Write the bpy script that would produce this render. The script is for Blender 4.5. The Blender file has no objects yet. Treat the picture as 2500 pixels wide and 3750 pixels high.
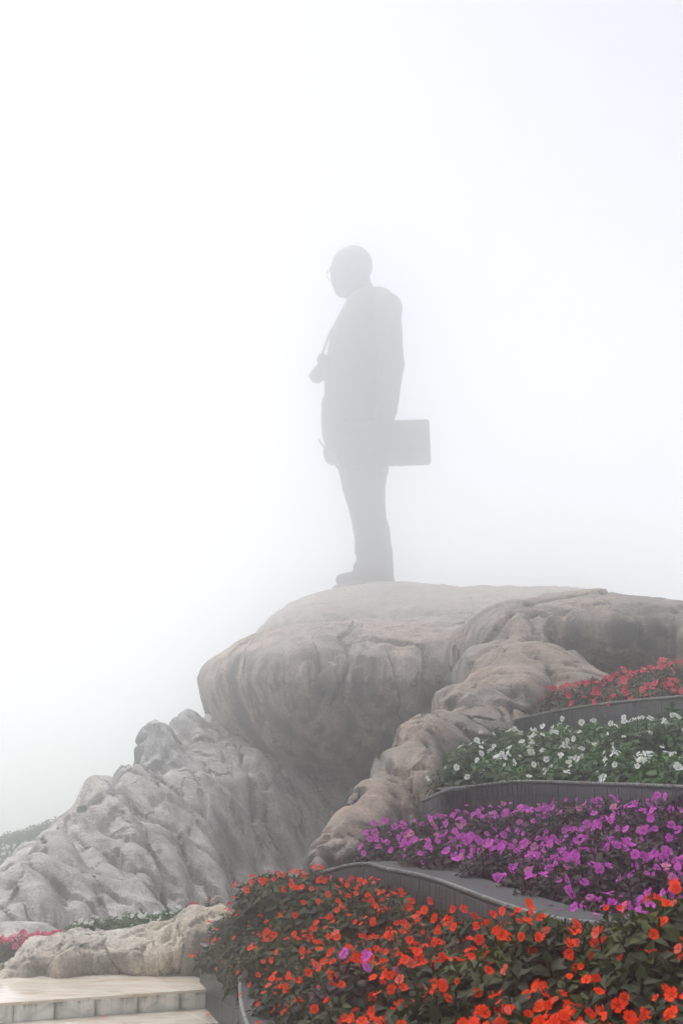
import bpy, math, random
import numpy as np
from mathutils import Vector, Matrix

SC = bpy.context.scene
COL = SC.collection
rng = random.Random(11)
nrng = np.random.default_rng(5)

# ------------------------------------------------------------------ camera
F = 50.0 / 36.0 * 3750.0          # focal length in photograph pixels
PITCH = math.atan2(925.0, F)
EYE = 1.7                          # eye height above the marble landing (z = 0)
cam_d = bpy.data.cameras.new('camera')
cam_d.sensor_fit = 'VERTICAL'; cam_d.sensor_height = 36.0; cam_d.lens = 50.0
cam_d.clip_start = 0.1; cam_d.clip_end = 2000.0
cam_d.dof.use_dof = True; cam_d.dof.focus_distance = 11.0; cam_d.dof.aperture_fstop = 9.0
cam = bpy.data.objects.new('camera', cam_d); COL.objects.link(cam)
cam.location = (0, 0, EYE); cam.rotation_euler = (math.pi / 2 + PITCH, 0, 0)
SC.camera = cam

# ------------------------------------------------------------------ sky, sun, exposure
SUN_EL, SUN_AZ = math.radians(64), math.radians(-50)     # azimuth measured from straight ahead, + to the right
w = bpy.data.worlds.new('World'); SC.world = w; w.use_nodes = True
nt = w.node_tree; nt.nodes.clear()
sky = nt.nodes.new('ShaderNodeTexSky'); sky.sky_type = 'NISHITA'; sky.sun_disc = False
sky.sun_elevation = SUN_EL; sky.sun_rotation = SUN_AZ
sky.air_density = 1.0; sky.dust_density = 1.0; sky.ozone_density = 1.0; sky.altitude = 1500
hs = nt.nodes.new('ShaderNodeHueSaturation'); hs.inputs['Saturation'].default_value = 0.17
bg = nt.nodes.new('ShaderNodeBackground'); bg.inputs['Strength'].default_value = 0.115
wo = nt.nodes.new('ShaderNodeOutputWorld')
nt.links.new(sky.outputs[0], hs.inputs['Color']); nt.links.new(hs.outputs[0], bg.inputs['Color'])
nt.links.new(bg.outputs[0], wo.inputs['Surface'])
sl = bpy.data.lights.new('sun', 'SUN'); sl.energy = 1.5; sl.angle = math.radians(45); sl.color = (1.0, 0.985, 0.965)
so = bpy.data.objects.new('sun', sl); COL.objects.link(so)
sd = Vector((math.sin(SUN_AZ) * math.cos(SUN_EL), math.cos(SUN_AZ) * math.cos(SUN_EL), math.sin(SUN_EL)))
so.rotation_euler = sd.to_track_quat('Z', 'Y').to_euler(); so.location = (-10, 20, 40)
vs = SC.view_settings
vs.view_transform = 'Standard'; vs.look = 'None'; vs.gamma = 1.0; vs.use_curve_mapping = False
vs.exposure = 0.97
FOG_DENSITY, FOG_ANISO = 0.0255, 0.92
SC.cycles.volume_bounces = 10; SC.cycles.max_bounces = 12; SC.cycles.diffuse_bounces = 3; SC.cycles.glossy_bounces = 2
SC.cycles.transmission_bounces = 3; SC.cycles.transparent_max_bounces = 6
SC.cycles.use_denoising = True; SC.cycles.denoising_prefilter = 'NONE'; SC.cycles.use_adaptive_sampling = False

# ------------------------------------------------------------------ pixel -> place
CP, SP = math.cos(PITCH), math.sin(PITCH)
def ray(px, py):
    a, b = (px - 1250.0) / F, -(py - 1875.0) / F
    return Vector((a, CP - b * SP, SP + b * CP))
def at(px, py, Y):
    d = ray(px, py); t = Y / d.y
    return Vector((d.x * t, Y, EYE + d.z * t))
def atz(px, py, z):
    d = ray(px, py); t = (z - EYE) / d.z
    return Vector((d.x * t, d.y * t, z))

# ------------------------------------------------------------------ tagging and linking
def tag(o, label=None, cat=None, group=None, kind=None):
    if label: o['label'] = label
    if cat: o['category'] = cat
    if group: o['group'] = group
    if kind: o['kind'] = kind
    return o
def empty(name, loc, label, cat, group=None, rz=0.0):
    o = bpy.data.objects.new(name, None); COL.objects.link(o)
    o.location = loc; o.rotation_euler = (0, 0, rz); o.empty_display_size = 0.1
    return tag(o, label, cat, group)
def link(name, me, mat=None, parent=None, loc=(0, 0, 0)):
    o = bpy.data.objects.new(name, me); COL.objects.link(o)
    if mat and not me.materials: me.materials.append(mat)
    o.location = loc
    if parent: o.parent = parent
    return o
def mesh_np(name, V, Fq, smooth=True):
    V = np.asarray(V, dtype=np.float32); Fq = np.asarray(Fq, dtype=np.int32)
    n = Fq.shape[1]
    me = bpy.data.meshes.new(name)
    me.vertices.add(len(V)); me.vertices.foreach_set('co', V.ravel())
    me.loops.add(Fq.size); me.loops.foreach_set('vertex_index', Fq.ravel())
    me.polygons.add(len(Fq)); me.polygons.foreach_set('loop_start', np.arange(0, Fq.size, n, dtype=np.int32))
    me.update(calc_edges=True); me.validate()
    if smooth: me.polygons.foreach_set('use_smooth', np.ones(len(me.polygons), dtype=bool))
    return me
def mesh_py(name, V, Fs, smooth=False):
    me = bpy.data.meshes.new(name); me.from_pydata([tuple(v) for v in V], [], Fs); me.update()
    if smooth: me.polygons.foreach_set('use_smooth', np.ones(len(me.polygons), dtype=bool))
    return me

# ------------------------------------------------------------------ noise and distance fields
def _hash(ix, iy, iz, seed):
    h = (ix * 374761393 + iy * 668265263 + iz * 2147483647 + seed * 1274126177) & 0xFFFFFFFF
    h = ((h ^ (h >> 13)) * 1274126177) & 0xFFFFFFFF
    h = h ^ (h >> 16)
    return (h & 0xFFFF).astype(np.float32) / 32767.5 - 1.0
def vnoise(P, seed=0):
    I = np.floor(P).astype(np.int64); f = (P - I).astype(np.float32); u = f * f * (3 - 2 * f)
    x, y, z = I[:, 0], I[:, 1], I[:, 2]; ux, uy, uz = u[:, 0], u[:, 1], u[:, 2]
    def L(a, b, t): return a + (b - a) * t
    c = [_hash(x + i, y + j, z + k, seed) for k in (0, 1) for j in (0, 1) for i in (0, 1)]
    a = L(L(c[0], c[1], ux), L(c[2], c[3], ux), uy); b = L(L(c[4], c[5], ux), L(c[6], c[7], ux), uy)
    return L(a, b, uz)
def fbm(P, octv=3, seed=0):
    s = 0; a = 1.0; t = 0
    for o in range(octv):
        s = s + a * vnoise(P * (2.03 ** o) + 17.3 * o, seed + o); t += a; a *= 0.5
    return s / t
def facets(P, seed):
    """cells with their own tilted face, and the distance to the cell border"""
    I = np.floor(P).astype(np.int64)
    b1 = np.full(len(P), 9e9, np.float32); b2 = b1.copy(); val = np.zeros(len(P), np.float32)
    for i in (-1, 0, 1):
        for j in (-1, 0, 1):
            for k in (-1, 0, 1):
                x, y, z = I[:, 0] + i, I[:, 1] + j, I[:, 2] + k
                C = np.stack([x + 0.5 + 0.42 * _hash(x, y, z, seed), y + 0.5 + 0.42 * _hash(x, y, z, seed + 1), z + 0.5 + 0.42 * _hash(x, y, z, seed + 2)], 1).astype(np.float32)
                R = P - C; d = np.linalg.norm(R, axis=1)
                t = R[:, 0] * _hash(x, y, z, seed + 3) + R[:, 1] * _hash(x, y, z, seed + 4) + R[:, 2] * _hash(x, y, z, seed + 5) + 0.35 * _hash(x, y, z, seed + 6)
                n1 = d < b1; b2 = np.where(n1, b1, np.minimum(b2, d)); val = np.where(n1, t, val); b1 = np.minimum(b1, d)
    return val, b2 - b1
def smin(a, b, k):
    h = np.maximum(k - np.abs(a - b), 0) / k
    return np.minimum(a, b) - h * h * k * 0.25
def smax(a, b, k): return -smin(-a, -b, k)
def sd_ell(P, c, r, ry=0.0, rz=0.0):
    Q = P - np.asarray(c, dtype=np.float32)
    if ry:                                   # roll about the depth axis
        ca, sa = math.cos(ry), math.sin(ry)
        Q = np.stack([ca * Q[:, 0] + sa * Q[:, 2], Q[:, 1], -sa * Q[:, 0] + ca * Q[:, 2]], 1)
    if rz:
        ca, sa = math.cos(rz), math.sin(rz)
        Q = np.stack([ca * Q[:, 0] + sa * Q[:, 1], -sa * Q[:, 0] + ca * Q[:, 1], Q[:, 2]], 1)
    r = np.asarray(r, dtype=np.float32)
    k0 = np.linalg.norm(Q / r, axis=1); k1 = np.linalg.norm(Q / (r * r), axis=1) + 1e-6
    return k0 * (k0 - 1.0) / k1
def sd_cap(P, a, b, ra, rb):
    a = np.asarray(a, dtype=np.float32); b = np.asarray(b, dtype=np.float32)
    ab = b - a; h = np.clip(((P - a) @ ab) / float(ab @ ab), 0, 1)
    return np.linalg.norm(P - a - h[:, None] * ab, axis=1) - (ra + (rb - ra) * h)
def sd_box(P, c, hsz, r, M=None):
    Q = P - np.asarray(c, dtype=np.float32)
    if M is not None: Q = Q @ np.asarray(M, dtype=np.float32)
    q = np.abs(Q) - (np.asarray(hsz, dtype=np.float32) - r)
    return np.linalg.norm(np.maximum(q, 0), axis=1) + np.minimum(q.max(1), 0) - r
def surface_nets(fn, lo, hi, h):
    n = [int(math.ceil((hi[i] - lo[i]) / h)) + 1 for i in range(3)]
    ax = [lo[i] + h * np.arange(n[i], dtype=np.float32) for i in range(3)]
    G = np.stack(np.meshgrid(*ax, indexing='ij'), -1).reshape(-1, 3)
    D = fn(G).reshape(n).astype(np.float32)
    D[0] = D[-1] = 9; D[:, 0] = D[:, -1] = 9; D[:, :, 0] = D[:, :, -1] = 9
    S = D < 0
    c = [S[i:n[0] - 1 + i, j:n[1] - 1 + j, k:n[2] - 1 + k] for i in (0, 1) for j in (0, 1) for k in (0, 1)]
    cnt = sum(x.astype(np.int8) for x in c); act = (cnt > 0) & (cnt < 8)
    idx = np.argwhere(act)
    cid = np.full(act.shape, -1, dtype=np.int32); cid[act] = np.arange(len(idx))
    corners = np.array([(i, j, k) for i in (0, 1) for j in (0, 1) for k in (0, 1)])
    cv = np.stack([D[idx[:, 0] + a, idx[:, 1] + b, idx[:, 2] + e] for a, b, e in corners], 1)
    acc = np.zeros((len(idx), 3), np.float32); num = np.zeros(len(idx), np.float32)
    for p in range(8):
        for q in range(p + 1, 8):
            if np.abs(corners[p] - corners[q]).sum() != 1: continue
            va, vb = cv[:, p], cv[:, q]; m = (va < 0) != (vb < 0)
            t = np.where(m, va / np.where(m, va - vb, 1), 0)
            acc += m[:, None] * (corners[p] + t[:, None] * (corners[q] - corners[p])); num += m
    V = np.asarray(lo, np.float32) + h * (idx + acc / num[:, None])
    quads = []
    for a in range(3):
        sl0 = [slice(None)] * 3; sl1 = [slice(None)] * 3
        sl0[a] = slice(0, n[a] - 1); sl1[a] = slice(1, n[a])
        s0, s1 = S[tuple(sl0)], S[tuple(sl1)]
        e = np.argwhere(s0 != s1); b, d = (a + 1) % 3, (a + 2) % 3
        e = e[(e[:, b] > 0) & (e[:, d] > 0) & (e[:, b] < n[b] - 1) & (e[:, d] < n[d] - 1)]
        inside = S[e[:, 0], e[:, 1], e[:, 2]]
        def cc(ob, od):
            z = e.copy(); z[:, b] -= ob; z[:, d] -= od
            return cid[z[:, 0], z[:, 1], z[:, 2]]
        q = np.stack([cc(1, 1), cc(0, 1), cc(0, 0), cc(1, 0)], 1)
        q[~inside] = q[~inside][:, ::-1]
        quads.append(q)
    return V, np.concatenate(quads)

# ------------------------------------------------------------------ materials
def new_mat(name):
    m = bpy.data.materials.new(name); m.use_nodes = True
    n = m.node_tree; b = n.nodes['Principled BSDF']
    return m, n, b
def N(n, typ, **kw):
    x = n.nodes.new(typ)
    for k, v in kw.items():
        if k in x.inputs: x.inputs[k].default_value = v
        else: setattr(x, k, v)
    return x
def ramp(n, src, stops):
    r = n.nodes.new('ShaderNodeValToRGB'); e = r.color_ramp.elements
    while len(e) > 1: e.remove(e[-1])
    e[0].position = stops[0][0]; e[0].color = (*stops[0][1], 1)
    for p, c in stops[1:]:
        x = e.new(p); x.color = (*c, 1)
    n.links.new(src, r.inputs[0]); return r
def g(v): return (v, v, v)
def coords(n, scale, kind='Object'):
    tc = n.nodes.new('ShaderNodeTexCoord'); mp = n.nodes.new('ShaderNodeMapping')
    mp.inputs['Scale'].default_value = scale
    n.links.new(tc.outputs[kind], mp.inputs[0]); return mp.outputs[0]
def mixc(n, fac, a, b, mode='MIX'):
    m = n.nodes.new('ShaderNodeMix'); m.data_type = 'RGBA'; m.blend_type = mode
    if isinstance(fac, float): m.inputs[0].default_value = fac
    else: n.links.new(fac, m.inputs[0])
    for s, v in ((6, a), (7, b)):
        if isinstance(v, tuple): m.inputs[s].default_value = (*v, 1)
        else: n.links.new(v, m.inputs[s])
    return m.outputs[2]

def rock_material(name, base, pink, dark, scale=1.0, streak=1.0):
    """granite: two tints in broad patches, rain streaks, crystals, a few hairline cracks"""
    m, n, b = new_mat(name)
    L = n.links.new
    big = N(n, 'ShaderNodeTexNoise', Scale=0.8 * scale, Detail=4.0, Roughness=0.55); L(coords(n, (1, 1, 0.6)), big.inputs['Vector'])
    c = mixc(n, ramp(n, big.outputs[0], [(0.40, g(0)), (0.60, g(1))]).outputs[0], base, pink)
    mo = N(n, 'ShaderNodeTexNoise', Scale=4.5 * scale, Detail=10.0, Roughness=0.68); L(coords(n, (1, 1, 1)), mo.inputs['Vector'])
    c = mixc(n, 1.0, c, ramp(n, mo.outputs[0], [(0.32, g(0.62)), (0.5, g(0.98)), (0.68, g(1.28))]).outputs[0], 'MULTIPLY')
    # rain streaks: dark on steep faces only
    geo = n.nodes.new('ShaderNodeNewGeometry'); sx = n.nodes.new('ShaderNodeSeparateXYZ'); L(geo.outputs['True Normal'], sx.inputs[0])
    steep = ramp(n, sx.outputs[2], [(0.0, g(1)), (0.35, g(1)), (0.75, g(0.15))])
    st = N(n, 'ShaderNodeTexNoise', Scale=1.5 * scale, Detail=5.0, Roughness=0.6); L(coords(n, (1.0, 1.0, 0.10)), st.inputs['Vector'])
    ln = N(n, 'ShaderNodeTexNoise', Scale=6.0 * scale, Detail=4.0, Roughness=0.6); L(coords(n, (1.0, 1.0, 0.05)), ln.inputs['Vector'])
    f1 = mixc(n, 1.0, ramp(n, st.outputs[0], [(0.46, g(0)), (0.57, g(0.9 * streak))]).outputs[0], steep.outputs[0], 'MULTIPLY')
    f2 = mixc(n, 1.0, ramp(n, ln.outputs[0], [(0.50, g(0)), (0.61, g(0.75 * streak))]).outputs[0], steep.outputs[0], 'MULTIPLY')
    c = mixc(n, mixc(n, 1.0, f1, f2, 'LIGHTEN'), c, dark)
    sp = N(n, 'ShaderNodeTexNoise', Scale=34.0 * scale, Detail=4.0, Roughness=0.75); L(coords(n, (1, 1, 1)), sp.inputs['Vector'])
    c = mixc(n, 1.0, c, ramp(n, sp.outputs[0], [(0.34, g(0.55)), (0.5, g(1.0)), (0.66, g(1.3))]).outputs[0], 'MULTIPLY')
    wn = N(n, 'ShaderNodeTexNoise', Scale=1.6 * scale, Detail=5.0); cv = coords(n, (1, 1, 0.35)); L(cv, wn.inputs['Vector'])
    ad = mixc(n, 0.35, cv, wn.outputs['Color'])
    vo = N(n, 'ShaderNodeTexVoronoi', Scale=1.5 * scale, feature='DISTANCE_TO_EDGE'); L(ad, vo.inputs['Vector'])
    gate = N(n, 'ShaderNodeTexNoise', Scale=1.1 * scale, Detail=2.0); L(coords(n, (1, 1, 1)), gate.inputs['Vector'])
    gm = n.nodes.new('ShaderNodeMath'); gm.operation = 'MULTIPLY'
    L(ramp(n, vo.outputs['Distance'], [(0.0, g(1)), (0.012, g(0))]).outputs[0], gm.inputs[0]); L(ramp(n, gate.outputs[0], [(0.48, g(0)), (0.58, g(0.85))]).outputs[0], gm.inputs[1])
    c = mixc(n, gm.outputs[0], c, (0.05, 0.046, 0.042))
    L(c, b.inputs['Base Color']); b.inputs['Specular IOR Level'].default_value = 0.3
    L(ramp(n, st.outputs[0], [(0.4, g(0.85)), (0.65, g(0.55))]).outputs[0], b.inputs['Roughness'])
    sb = n.nodes.new('ShaderNodeMath'); sb.operation = 'SUBTRACT'; L(mo.outputs[0], sb.inputs[0]); L(gm.outputs[0], sb.inputs[1])
    bp = N(n, 'ShaderNodeBump', Strength=0.6, Distance=0.10 / scale); L(sb.outputs[0], bp.inputs['Height'])
    bp2 = N(n, 'ShaderNodeBump', Strength=0.5, Distance=0.02 / scale); L(sp.outputs[0], bp2.inputs['Height']); L(bp.outputs[0], bp2.inputs['Normal']); L(bp2.outputs[0], b.inputs['Normal'])
    return m
M_BOULDER = rock_material('granite_boulder', (0.33, 0.30, 0.275), (0.42, 0.335, 0.285), (0.075, 0.07, 0.066), 0.8, 1.0)
M_CLIFF = rock_material('granite_cliff', (0.46, 0.44, 0.425), (0.51, 0.47, 0.44), (0.13, 0.125, 0.122), 0.9, 1.0)
M_RIDGE = rock_material('granite_ridge', (0.23, 0.20, 0.175), (0.32, 0.245, 0.20), (0.04, 0.037, 0.034), 1.5, 1.0)
M_LOWROCK = rock_material('granite_kerb', (0.50, 0.46, 0.41), (0.55, 0.46, 0.36), (0.15, 0.14, 0.125), 1.3, 0.85)

def bronze_material():
    m, n, b = new_mat('weathered_bronze')
    t = N(n, 'ShaderNodeTexNoise', Scale=1.2, Detail=6.0, Roughness=0.65)
    n.links.new(coords(n, (1, 1, 0.35)), t.inputs['Vector'])
    n.links.new(ramp(n, t.outputs[0], [(0.35, (0.028, 0.025, 0.022)), (0.7, (0.06, 0.056, 0.048))]).outputs[0], b.inputs['Base Color'])
    b.inputs['Metallic'].default_value = 0.35; b.inputs['Roughness'].default_value = 0.5
    t2 = N(n, 'ShaderNodeTexNoise', Scale=9.0, Detail=5.0)
    n.links.new(coords(n, (1, 1, 1)), t2.inputs['Vector'])
    bp = N(n, 'ShaderNodeBump', Strength=0.25, Distance=0.05); n.links.new(t2.outputs[0], bp.inputs['Height']); n.links.new(bp.outputs[0], b.inputs['Normal'])
    return m
M_BRONZE = bronze_material()
def glass_material():
    m, n, b = new_mat('clear_lens')
    b.inputs['Base Color'].default_value = (0.95, 0.96, 0.97, 1); b.inputs['Roughness'].default_value = 0.05
    b.inputs['Transmission Weight'].default_value = 1.0; b.inputs['IOR'].default_value = 1.02
    return m
M_LENS = glass_material()

def tile_material(name, c0, c1, rough=0.45):
    m, n, b = new_mat(name)
    oi = n.nodes.new('ShaderNodeObjectInfo')
    base = mixc(n, oi.outputs['Random'], c0, c1)
    t = N(n, 'ShaderNodeTexNoise', Scale=9.0, Detail=7.0, Roughness=0.7)
    tc = n.nodes.new('ShaderNodeNewGeometry'); n.links.new(tc.outputs['Position'], t.inputs['Vector'])
    c = mixc(n, 1.0, base, ramp(n, t.outputs[0], [(0.3, g(0.6)), (0.7, g(1.35))]).outputs[0], 'MULTIPLY')
    n.links.new(c, b.inputs['Base Color']); b.inputs['Roughness'].default_value = rough
    t2 = N(n, 'ShaderNodeTexNoise', Scale=60.0, Detail=4.0); n.links.new(tc.outputs['Position'], t2.inputs['Vector'])
    bp = N(n, 'ShaderNodeBump', Strength=0.25, Distance=0.004); n.links.new(t2.outputs[0], bp.inputs['Height']); n.links.new(bp.outputs[0], b.inputs['Normal'])
    return m
M_TILE = tile_material('charcoal_mosaic_tile', (0.024, 0.0245, 0.027), (0.032, 0.033, 0.035))
M_GROUT = tile_material('dark_grout', (0.018, 0.018, 0.019), (0.020, 0.020, 0.021), 0.9)
M_COPING = tile_material('wet_slate_coping', (0.030, 0.031, 0.033), (0.034, 0.035, 0.037), 0.75)
M_TRIM = tile_material('pale_edge_trim', (0.11, 0.11, 0.105), (0.18, 0.178, 0.165), 0.45)

def soil_material():
    m, n, b = new_mat('damp_soil')
    t = N(n, 'ShaderNodeTexNoise', Scale=14.0, Detail=8.0, Roughness=0.7)
    n.links.new(coords(n, (1, 1, 1)), t.inputs['Vector'])
    n.links.new(ramp(n, t.outputs[0], [(0.3, (0.012, 0.010, 0.008)), (0.7, (0.035, 0.028, 0.022))]).outputs[0], b.inputs['Base Color'])
    b.inputs['Roughness'].default_value = 0.9
    bp = N(n, 'ShaderNodeBump', Strength=0.7, Distance=0.03); n.links.new(t.outputs[0], bp.inputs['Height']); n.links.new(bp.outputs[0], b.inputs['Normal'])
    return m
M_SOIL = soil_material()
def ground_material():
    m, n, b = new_mat('wet_earth_and_turf')
    t = N(n, 'ShaderNodeTexNoise', Scale=1.1, Detail=9.0, Roughness=0.7)
    n.links.new(coords(n, (1, 1, 1)), t.inputs['Vector'])
    n.links.new(ramp(n, t.outputs[0], [(0.35, (0.15, 0.14, 0.125)), (0.55, (0.13, 0.13, 0.10)), (0.7, (0.20, 0.195, 0.17))]).outputs[0], b.inputs['Base Color'])
    b.inputs['Roughness'].default_value = 0.9
    return m
M_GROUND = ground_material()

def marble_material(name, tint_a, tint_b, stain, rough):
    m, n, b = new_mat(name); L = n.links.new
    geo = n.nodes.new('ShaderNodeNewGeometry')
    mp = n.nodes.new('ShaderNodeMapping'); mp.inputs['Rotation'].default_value = (0.3, 0.5, 0.55); mp.inputs['Scale'].default_value = (1.2, 4.2, 3.0)
    L(geo.outputs['Position'], mp.inputs[0])
    v = N(n, 'ShaderNodeTexNoise', Scale=1.9, Detail=7.0, Roughness=0.6, Distortion=1.3); L(mp.outputs[0], v.inputs['Vector'])
    c = mixc(n, ramp(n, v.outputs[0], [(0.36, g(1)), (0.5, g(0.25)), (0.62, g(0))]).outputs[0], tint_a, tint_b)
    oi = n.nodes.new('ShaderNodeObjectInfo')
    c = mixc(n, 1.0, c, ramp(n, oi.outputs['Random'], [(0, g(0.86)), (1, g(1.05))]).outputs[0], 'MULTIPLY')
    if stain:
        tc = n.nodes.new('ShaderNodeTexCoord'); sx = n.nodes.new('ShaderNodeSeparateXYZ'); L(tc.outputs['Generated'], sx.inputs[0])
        ed = ramp(n, sx.outputs[0], [(0.0, g(1.0)), (0.06, g(0.5)), (0.14, g(0.08)), (0.5, g(0.0)), (0.95, g(0.06)), (1.0, g(0.85))])
        s = N(n, 'ShaderNodeTexNoise', Scale=7.0, Detail=6.0, Roughness=0.7)
        mp2 = n.nodes.new('ShaderNodeMapping'); mp2.inputs['Scale'].default_value = (1.6, 1.6, 0.22); L(geo.outputs['Position'], mp2.inputs[0]); L(mp2.outputs[0], s.inputs['Vector'])
        streak = ramp(n, s.outputs[0], [(0.44, g(0)), (0.60, g(0.95))])
        top = ramp(n, sx.outputs[2], [(0.0, g(0.35)), (0.15, g(0.15)), (0.8, g(0.45)), (1.0, g(1.0))])
        a1 = mixc(n, 1.0, streak.outputs[0], top.outputs[0], 'MULTIPLY')
        a2 = mixc(n, 1.0, ed.outputs[0], ramp(n, s.outputs[0], [(0.35, g(0.3)), (0.6, g(1.0))]).outputs[0], 'MULTIPLY')
        a3 = mixc(n, 1.0, a1, a2, 'LIGHTEN')
        c = mixc(n, a3, c, (0.09, 0.085, 0.045))
    L(c, b.inputs['Base Color'])
    t = N(n, 'ShaderNodeTexNoise', Scale=3.0, Detail=5.0); L(geo.outputs['Position'], t.inputs['Vector'])
    L(ramp(n, t.outputs[0], [(0.35, g(rough * 0.5)), (0.7, g(rough * 1.5))]).outputs[0], b.inputs['Roughness'])
    return m
M_TREAD = marble_material('wet_cream_marble', (0.84, 0.77, 0.68), (0.62, 0.47, 0.34), False, 0.16)
M_RISER = marble_material('stained_white_marble', (0.90, 0.89, 0.83), (0.56, 0.59, 0.55), True, 0.35)

def leaf_material(name, dark, light, trans, fresh):
    m, n, b = new_mat(name); L = n.links.new
    at_ = n.nodes.new('ShaderNodeAttribute'); at_.attribute_name = 'tone'
    oi = n.nodes.new('ShaderNodeObjectInfo')
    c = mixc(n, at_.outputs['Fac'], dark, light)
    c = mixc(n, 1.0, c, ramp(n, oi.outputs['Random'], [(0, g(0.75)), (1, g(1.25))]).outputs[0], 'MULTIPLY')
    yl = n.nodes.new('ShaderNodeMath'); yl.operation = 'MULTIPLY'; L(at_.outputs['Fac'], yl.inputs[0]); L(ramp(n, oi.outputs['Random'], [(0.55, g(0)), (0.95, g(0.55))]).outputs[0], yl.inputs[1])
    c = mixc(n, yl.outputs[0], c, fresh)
    L(c, b.inputs['Base Color']); b.inputs['Roughness'].default_value = 0.5; b.inputs['Specular IOR Level'].default_value = 0.2
    tr = n.nodes.new('ShaderNodeBsdfTranslucent'); L(mixc(n, 1.0, c, trans, 'MULTIPLY'), tr.inputs['Color'])
    mx = n.nodes.new('ShaderNodeMixShader'); mx.inputs[0].default_value = 0.25
    L(b.outputs[0], mx.inputs[1]); L(tr.outputs[0], mx.inputs[2])
    L(mx.outputs[0], n.nodes['Material Output'].inputs['Surface'])
    return m
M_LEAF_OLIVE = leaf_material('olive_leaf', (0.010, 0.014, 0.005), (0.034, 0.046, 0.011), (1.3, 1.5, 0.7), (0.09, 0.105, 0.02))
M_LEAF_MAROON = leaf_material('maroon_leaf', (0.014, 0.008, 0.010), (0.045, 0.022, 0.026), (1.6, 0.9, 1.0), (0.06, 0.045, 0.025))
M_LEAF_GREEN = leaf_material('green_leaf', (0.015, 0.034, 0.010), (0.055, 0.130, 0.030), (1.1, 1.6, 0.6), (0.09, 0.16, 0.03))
def petal_material(name, a, b2, c3):
    m, n, b = new_mat(name); L = n.links.new
    oi = n.nodes.new('ShaderNodeObjectInfo')
    col = ramp(n, oi.outputs['Random'], [(0.0, a), (0.55, b2), (0.85, a), (0.93, c3), (1.0, c3)]).outputs[0]
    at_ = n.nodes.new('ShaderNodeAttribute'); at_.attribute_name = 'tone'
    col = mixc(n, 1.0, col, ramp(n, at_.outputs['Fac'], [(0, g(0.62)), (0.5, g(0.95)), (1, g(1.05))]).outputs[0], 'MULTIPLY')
    L(col, b.inputs['Base Color']); b.inputs['Roughness'].default_value = 0.6; b.inputs['Specular IOR Level'].default_value = 0.08
    tr = n.nodes.new('ShaderNodeBsdfTranslucent'); L(col, tr.inputs['Color'])
    mx = n.nodes.new('ShaderNodeMixShader'); mx.inputs[0].default_value = 0.3
    L(b.outputs[0], mx.inputs[1]); L(tr.outputs[0], mx.inputs[2])
    L(mx.outputs[0], n.nodes['Material Output'].inputs['Surface'])
    return m
M_ORANGE = petal_material('orange_petal', (0.94, 0.060, 0.005), (0.86, 0.038, 0.005), (0.80, 0.13, 0.09))
M_PURPLE = petal_material('purple_petal', (0.58, 0.075, 0.50), (0.66, 0.12, 0.56), (0.62, 0.22, 0.36))
M_WHITE = petal_material('white_petal', (0.80, 0.80, 0.76), (0.84, 0.84, 0.82), (0.70, 0.68, 0.58))
M_RED = petal_material('red_petal', (0.64, 0.026, 0.085), (0.56, 0.020, 0.065), (0.70, 0.12, 0.14))
M_PINK = petal_material('pink_petal', (0.72, 0.06, 0.17), (0.66, 0.05, 0.13), (0.75, 0.16, 0.25))

# ------------------------------------------------------------------ ground
def ground_sheet():
    xs = np.concatenate([np.linspace(-56, -9, 12), np.linspace(-7, 12, 6), np.linspace(16, 56, 9)])
    ys = np.concatenate([np.linspace(-36, -10, 6), np.linspace(-4, 28, 9), np.linspace(34, 136, 18)])
    V, Fs = [], []
    for x in xs:
        for y in ys:
            d = max(-x - 7.0, x - 16.0, y - 74.0, -y - 12.0, 0.0)
            V.append((x, y, -0.42 - 9.0 * (1 - math.exp(-d / 20.0)) + (0.25 * math.sin(x * 0.7 + y * 0.31) if d > 0 else 0)))
    m_ = len(ys)
    for a in range(len(xs) - 1):
        for b_ in range(m_ - 1): Fs.append((a * m_ + b_, (a + 1) * m_ + b_, (a + 1) * m_ + b_ + 1, a * m_ + b_ + 1))
    return mesh_py('ground', V, Fs, True)
gm = ground_sheet()
tag(link('ground', gm, M_GROUND), kind='structure')

# ------------------------------------------------------------------ rocks
def build_rock(name, fn, lo, hi, h, mat, label, seed, amp=(0.10, 0.05, 0.035), sc=(0.7, 1.0), groove=0.05, zs=0.55, skew=0.0, gz=0.33, fac=0.0, fsc=(1.0, 1.0, 0.4), crack=0.0):
    def field(P):
        D = np.concatenate([fn(P[i:i + 400000]) for i in range(0, len(P), 400000)])
        band = np.abs(D) < 0.45
        Q = P[band].copy()
        Q[:, 0] += skew * Q[:, 2]
        d = amp[0] * fbm(Q * sc[0], 3, seed)
        d = d + amp[1] * fbm(Q * np.array([2.4, 2.4, zs], np.float32) * sc[1], 3, seed + 7)
        r = np.abs(fbm(Q * np.array([1.25, 1.25, gz], np.float32) * sc[1] + 0.5 * d[:, None], 3, seed + 13))
        d = d + groove * np.maximum(0, 1 - r / 0.06) ** 0.8
        d = d + amp[2] * fbm(Q * np.array([7.0, 7.0, 3.5], np.float32) * sc[1], 3, seed + 21)
        if fac or crack:
            W = Q * np.array(fsc, np.float32) + 0.22 * np.stack([vnoise(Q * 1.7, seed + 31), vnoise(Q * 1.7, seed + 32), vnoise(Q * 1.7, seed + 33)], 1)
            v, e = facets(W, seed + 40)
            d = d + fac * v + crack * np.maximum(0, 1 - e / 0.055)
        D[band] += d
        return D
    V, Q = surface_nets(field, lo, hi, h)
    base = Vector(((lo[0] + hi[0]) / 2, (lo[1] + hi[1]) / 2, lo[2] + h))
    V = V - np.array(base, np.float32)
    return tag(link(name, mesh_np(name, V, Q), mat, None, base), label, 'rock')

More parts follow.
